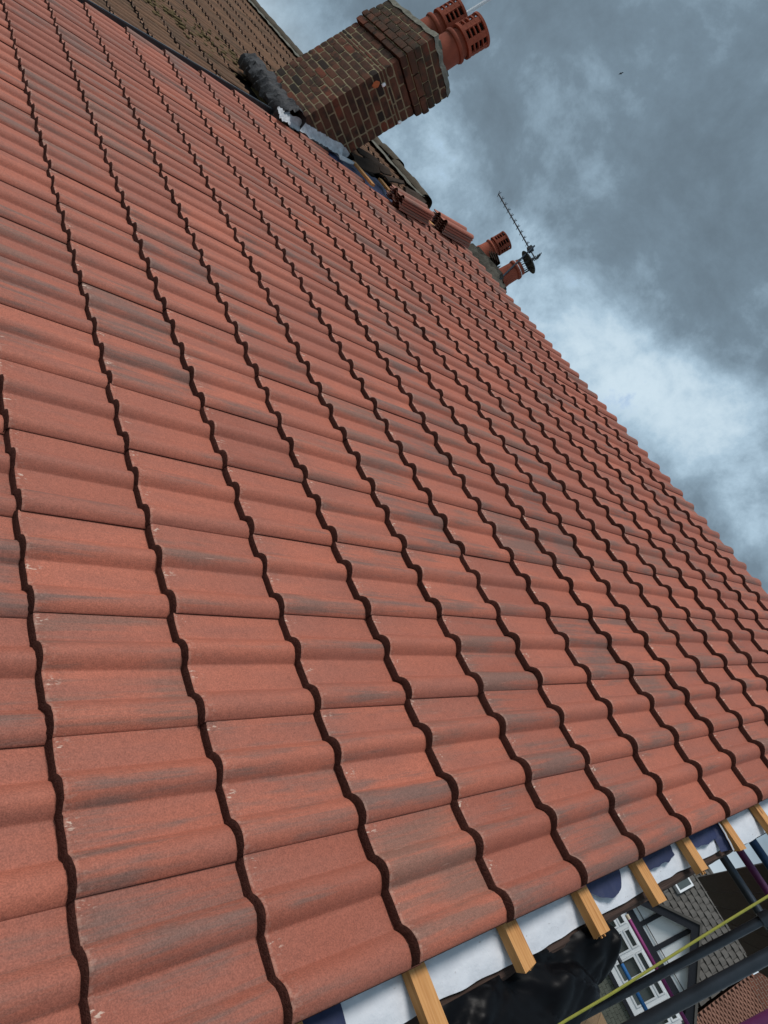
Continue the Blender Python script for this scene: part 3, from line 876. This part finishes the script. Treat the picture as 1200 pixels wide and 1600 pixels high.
m = MB(); m.box((-.04, -.03, -.035), (.04, .03, .045), Matrix.Translation(p)); m.obj('dipole_box', 'dkmetal', ae)
for sg in (1, -1):
    m = MB()
    for q in range(3): m.tube(A1 + sd * sg * (.02 + q * .028) - sd2 * .12, A1 + sd * sg * (.02 + q * .028) + sd2 * .12, .007, 6)
    m.tube(A1, A1 + sd * sg * .09, .008, 6)
    m.obj('reflector', 'dkmetal', ae, smooth=True)
m = MB(); m.tube(p, (6.03, 7.58, GZ + 4.02), .007, 6); m.obj('stay', 'steel', ae)

# ------------------------------------------------------------------ black plastic sheet caught at the verge
outline = [(0.20, -0.095), (0.46, -0.095), (0.66, -0.092), (0.89, -0.085), (0.975, -0.088), (1.03, -0.10), (1.12, -0.19), (1.045, -0.205), (0.97, -0.20), (0.90, -0.222), (0.80, -0.26), (0.5, -0.30), (0.2, -0.30)]
def edge(s_):
    # inner (barge) and outer edge of the sheet for 0..1 along the slope
    v = 0.05 + 1.06 * s_
    o_ = -0.30 + 0.03 * nz(v * 6) + max(0, (v - .70)) * 0.26
    return v, -0.085, min(o_, -0.12)
m = MB()
def shf(s_, q_):
    v, a, b_ = edge(s_); u = a + (b_ - a) * q_
    crease = 0.050 * abs(nz(v * 4 + u * 5, u * 5, 1)) + 0.022 * abs(nz(v * 10 - u * 9, u * 6, 5)) + .012 * abs(nz(v * 22 + u * 14, u * 16, 3))
    pinch = 0.05 * math.sin(math.pi * q_) * (0.5 + 0.5 * nz(v * 4, 2.0))
    return (v + 0.04 * q_ * math.sin(v * 9), u, -0.120 + crease * 1.4 + pinch * .5 - 0.05 * q_ * q_)
m.grid(shf, 90, 34)
o = m.obj('plastic_sheet', 'plastic', None, smooth=True, mw=RF)
tag(o, 'crumpled black plastic sheet hanging under the batten ends at the verge', 'plastic sheet')

# ------------------------------------------------------------------ scaffold round the gable end
sc = empty('scaffold', (2.4, -0.7, 0), 'steel tube scaffold beyond the verge with painted pink and blue tubes', 'scaffold')


def pole(name, a, b_, mat, r_=.0242, seg=18):
    m = MB(); m.tube(a, b_, r_, seg); o = m.obj(name, mat, sc, smooth=True)
    return o


pole('upright', (3.257, -0.444, 0), (3.257, -0.444, GZ + 3.2), 'steel')
pole('upright', (1.771, -0.420, 0), (1.771, -0.420, GZ + 2.8), 'steel')
pole('upright', (0.60, -0.392, 0), (0.60, -0.392, GZ + 2.2), 'steel_purple')
pole('ledger', (9.30, -0.30, GZ + .375), (9.30, -4.2, GZ + .375), 'steel_pink')
pole('ledger', (9.22, -0.10, GZ + .026), (9.22, -0.66, GZ + .026), 'steel')
pole('ledger', (9.22, -0.66, GZ + .026), (9.22, -4.2, GZ + .026), 'steel_blue', .0252)
m = MB(); m.tube((9.30, -.24, GZ + .375), (9.30, -.30, GZ + .375), .0246, 14); m.obj('tube_end', 'steel_end', sc, smooth=True)
pole('transom', (3.53, 0.02, GZ + 1.19), (3.53, -1.6, GZ + 1.19), 'steel')
pole('transom', (4.1, 0.02, GZ + 1.365), (4.1, -1.6, GZ + 1.365), 'steel_purple')
pole('transom', (3.53, 0.05, GZ + 1.385), (3.53, -1.6, GZ + 1.385), 'steel_dkblue')
pole('upright', (4.3, -1.5, 0), (4.3, -1.5, GZ + 3.2), 'steel')
pole('upright', (9.26, -4.1, 0), (9.26, -4.1, GZ + 1.6), 'steel')
for q in range(6):
    m = MB(); rr = random.Random(q)
    m.box((4.4 + rr.uniform(-.2, .2), -0.30 - q * .228 - .218, GZ + 1.60), (12.2 + rr.uniform(-.2, .2), -0.30 - q * .228, GZ + 1.638))
    m.obj('platform_board', 'darkboard', sc)
for q in range(6):
    m = MB(); m.box((11.4, -1.12 - q * .228 - .22, GZ - 1.24), (16.1, -1.12 - q * .228, GZ - 1.2)); m.obj('scaffold_board', 'board', sc)
pole('upright', (12.6, -2.0, 0), (12.6, -2.0, GZ - 1.245), 'steel')
# couplers
for (x, y, zz) in ((3.257, -0.444, GZ + 1.17), (3.257, -0.444, GZ + 1.26), (1.771, -.42, GZ + 1.5)):
    m = MB(); m.lathe([(.027, -.03), (.036, -.028), (.036, .028), (.027, .03)], (x, y, zz), 14); m.box((x + .02, y - .05, zz - .022), (x + .07, y - .01, zz + .022)); m.tube((x + .05, y - .05, zz), (x + .05, y - .085, zz), .008, 8)
    m.obj('coupler', 'steel', sc, smooth=True)

# yellow strap stretched up past the verge
P1, P2 = Vector((0.4184, -0.2109, GZ + .3927)), Vector((0.617, -0.1964, GZ + .9144))
d_ = (P2 - P1)
m = MB()
pts = [P1 + d_ * (-1.6 + 0.2 * q) + Vector((0.003 * nz(q * .7), .003 * nz(q * .7, 4), 0)) for q in range(26)]
for a, b_ in zip(pts, pts[1:]): m.tube(a, b_, .0030, 8, caps=False)
o = m.obj('strap', 'strap', None, smooth=True)
tag(o, 'thin yellow green cord stretched in front of the scaffold tubes', 'cord')

# ------------------------------------------------------------------ house across the way with half timbered gable
HX = 24.0; GY = -1.54
gh = empty('half_timbered_house', (HX + 3, 0, 0), 'white house with black half timbered gable and grey tiled roof', 'house')
ZA = GZ + 1.72; tg = 0.83
hw = 2.25
m = MB()
m.box((HX + .1, GY - 1.95, 0), (HX + 4, GY + 1.95, GZ + 0.05)); m.prism([(GY - 1.95, GZ + .05), (GY + 1.95, GZ + .05), (GY, ZA - .16)], 0, HX + .1, HX + 3.0)
m.box((HX + .6, -3.28, 0), (HX + 5.4, 7.5, GZ - .1))
m.obj('wall', 'white_render', gh)
# timbers
def timber(y0, z0, y1, z1, w_, pr=0.05):
    a, b_ = Vector((0, y0, z0)), Vector((0, y1, z1)); d = (b_ - a).normalized(); n_ = Vector((0, -d.z, d.y)) * w_ / 2
    m = MB(); P = [a + n_, b_ + n_, b_ - n_, a - n_]
    m.prism([(p.y, p.z) for p in P], 0, HX + .1 - pr, HX + .12); m.obj('timber', 'black_timber', gh)
timber(GY - 2.1, GZ + .12, GY + 2.1, GZ + .12, .22)
for yy in (-0.86, -1.55, -2.20):
    timber(yy, GZ + .23, yy, ZA - .2 - abs(yy - GY) * tg, .13, .045)
m = MB()
for yy in (0,):
    m.tube((HX + .06, GY - 1.9, GZ + .36), (HX + .06, GY + 1.9, GZ + .36), .012, 6)
m.obj('cable', 'black_timber', gh)
# barge boards and gable roof
for sg in (1, -1):
    m = MB(); y1 = GY + sg * hw
    m.prism([(GY, ZA), (y1, ZA - hw * tg), (y1, ZA - hw * tg - .30), (GY, ZA - .30)], 0, HX - .16, HX - .10)
    m.obj('barge_board', 'black_timber', gh)
    m = MB(); m.prism([(GY, ZA + .09), (y1 + sg * .05, ZA + .09 - (hw + .05) * tg), (y1 + sg * .05, ZA - (hw + .05) * tg), (GY, ZA)], 0, HX - .2, HX + 3.2)
    m.obj('gable_roof', 'slate', gh)


def tiled(name, mat, y0, y1, x0, z0, x1, z1, nrow, tw, parent, step_=.03, jit=.01, flip=False):
    """joined tiles of a far roof slope: every row steps over the one below and every tile is its own lump"""
    m = MB(); d = Vector((x1 - x0, 0, z1 - z0)) / nrow; n_ = Vector((-(z1 - z0), 0, x1 - x0)).normalized()
    nt = int((y1 - y0) / tw)
    for r_ in range(nrow):
        base = Vector((x0, 0, z0)) + d * r_
        for q in range(nt):
            ya = y0 + (q + (0.5 if r_ % 2 else 0)) * tw; l_ = random.uniform(-jit, jit)
            a = base + n_ * (step_ + l_); b_ = base + d * 1.12 + n_ * (l_ * .3)
            yb = ya + tw * .955; mid = (ya + yb) / 2
            m.raw([(a.x, ya, a.z), (a.x + n_.x * .02, mid, a.z + n_.z * .02), (a.x, yb, a.z), (b_.x, yb, b_.z), (b_.x + n_.x * .02, mid, b_.z + n_.z * .02), (b_.x, ya, b_.z),
                   (a.x - n_.x * step_, ya, a.z - n_.z * step_), (a.x - n_.x * step_, yb, a.z - n_.z * step_)],
                  [(0, 1, 4, 5), (1, 2, 3, 4), (0, 6, 7, 2, 1), (0, 5, 6), (2, 7, 3)])
    m.raw([(x0, y0, z0 - .06), (x0, y1, z0 - .06), (x1, y1, z1 - .06), (x1, y0, z1 - .06)], [(0, 1, 2, 3)])
    o = m.obj(name, mat, parent, fix=False); o['kind'] = 'stuff'
    return o


tiled('roof', 'slate', -3.3, 7.5, HX + .3, GZ - .25, HX + 3.0, GZ + 3.08, 17, .235, gh, .04, .010)
m = MB(); m.prism([(HX + 3.0, GZ + 3.02), (HX + 5.7, GZ - .2), (HX + 5.7, GZ - .3), (HX + 3.0, GZ + 2.9)], 1, -3.3, 7.5); m.obj('rear_roof', 'slate', gh)
for q in range(25):
    m = MB(); ya = -3.3 + q * .435; m.tube((HX + 3.0, ya, GZ + 3.05), (HX + 3.0, ya + .42, GZ + 3.05), .10, 10); m.obj('ridge_tile', 'slate', gh, smooth=True)
# roof window
M4 = Matrix.Translation((HX + 2.02, -0.42, GZ + 1.98)) @ Matrix.Rotation(-math.atan2(3.33, 2.7), 4, 'Y')
m = MB(); m.box((-.34, -.26, -.02), (.34, .26, .12), M4); o = m.obj('roof_window', 'upvc', gh)
m = MB(); m.box((-.27, -.19, .121), (.27, .19, .128), M4); m.obj('pane', 'glass', o)
# casement window under the gable
WZ0, WZ1, WY0, WY1 = GZ - 1.12, GZ - .06, -3.25, 0.55
m = MB(); xw = HX - .12
m.box((xw, WY0, WZ0 - .10), (xw + .25, WY1, WZ0 + .06)); m.box((xw, WY0, WZ1 - .07), (xw + .22, WY1, WZ1))
ys = [WY0 + i_ * (WY1 - WY0) / 6 for i_ in range(7)]
for y in ys: m.box((xw + .003, y - .055, WZ0 + .06), (xw + .22, y + .055, WZ1 - .07))
win = m.obj('window', 'upvc', gh)
for i_ in range(6):
    y0, y1 = ys[i_] + .055, ys[i_ + 1] - .055
    m = MB(); zt_ = WZ0 + .72
    for (a, b_) in ((WZ0 + .06, zt_), (zt_ + .05, WZ1 - .07)):
        m.box((xw - .02, y0 + .005, a), (xw + .05, y0 + .05, b_)); m.box((xw - .02, y1 - .05, a), (xw + .05, y1 - .005, b_))
        m.box((xw - .017, y0 + .05, a), (xw + .05, y1 - .05, a + .045)); m.box((xw - .017, y0 + .05, b_ - .045), (xw + .05, y1 - .05, b_))
    m.box((xw + .002, y0, zt_), (xw + .1, y1, zt_ + .05))
    m.obj('casement', 'upvc', win)
    m = MB(); m.box((xw + .06, y0, WZ0 + .06), (xw + .07, y1, WZ1 - .07)); m.obj('pane', 'glass', win)
m = MB(); m.box((HX - .14, WY0 - .08, WZ0 - .22), (HX + .1, WY1 + .08, WZ0 - .102)); m.obj('sill_band', 'black_timber', gh)
# hung tiles below the window
m = MB()
for r_ in range(16):
    for q in range(26):
        zb_ = WZ0 - .22 - (r_ + 1) * .11; ya = WY0 - .05 + (q + (.5 if r_ % 2 else 0)) * .165
        l_ = random.uniform(0, .012)
        m.box((HX - .06 - l_, ya, zb_), (HX + .1, ya + .158, zb_ + .125 - .02))
o = m.obj('hung_tiles', 'hung', gh, fix=False); o['kind'] = 'stuff'

# adjoining house with a red plain tiled roof
rh = empty('red_roofed_house', (HX + 2.5, -7, 0), 'neighbouring house with faded red plain tiled roof right of the half timbered gable', 'house')
m = MB(); m.box((HX + .4, -12, 0), (HX + 5.3, -3.32, GZ + .0)); m.obj('wall', 'cream_wall', rh)
tiled('roof', 'redroof', -12, -3.35, HX - .6, GZ - .7, HX + 2.4, GZ + 2.42, 42, .165, rh, .03, .006)
m = MB(); m.prism([(HX + 2.4, GZ + 2.36), (HX + 5.4, GZ - .7), (HX + 5.4, GZ - .8), (HX + 2.4, GZ + 2.26)], 1, -12, -3.35); m.obj('rear_roof', 'redroof', rh)
for q in range(19):
    m = MB(); ya = -12 + q * .45; m.tube((HX + 2.4, ya, GZ + 2.40), (HX + 2.4, ya + .43, GZ + 2.40), .10, 10); m.obj('ridge_tile', 'lead' if q == 17 else 'ridge', rh, smooth=True)
m = MB(); m.box((HX + 2.1, -4.3, GZ + 1.8), (HX + 2.8, -3.45, GZ + 3.3)); m.box((HX + 2.05, -4.35, GZ + 3.3), (HX + 2.85, -3.4, GZ + 3.45)); m.obj('chimney', 'wallbrick', rh)

# ------------------------------------------------------------------ a bird far off in the sky
bdir = Vector((0.64975, 0.88086, 0.56815)).normalized()
bp = cam.matrix_world.translation + bdir * 120
m = MB()
for q in range(7):
    a0, a1 = q / 7, (q + 1) / 7
    r0, r1 = .05 * math.sin(math.pi * (a0 * .92 + .04)), .05 * math.sin(math.pi * (a1 * .92 + .04))
    m.tube((0, -.2 + .4 * a0, 0), (0, -.2 + .4 * a1, 0), max(r0, .006), 8, max(r1, .006), True)
for sg in (1, -1):
    m.raw([(sg * .02, .07, .01), (sg * .22, .09, .10), (sg * .44, -.05, .05), (sg * .2, -.04, .085), (sg * .02, -.08, .005), (sg * .02, .0, -.01)], [(0, 1, 3, 4), (1, 2, 3), (4, 3, 1, 0, 5)])
o = m.obj('bird', 'bird', None, smooth=True, mw=Matrix.Translation(bp) @ Matrix.Rotation(1.1, 4, 'Z') @ Matrix.Rotation(.5, 4, 'Y'))
tag(o, 'tiny dark bird flying under the grey clouds', 'bird')
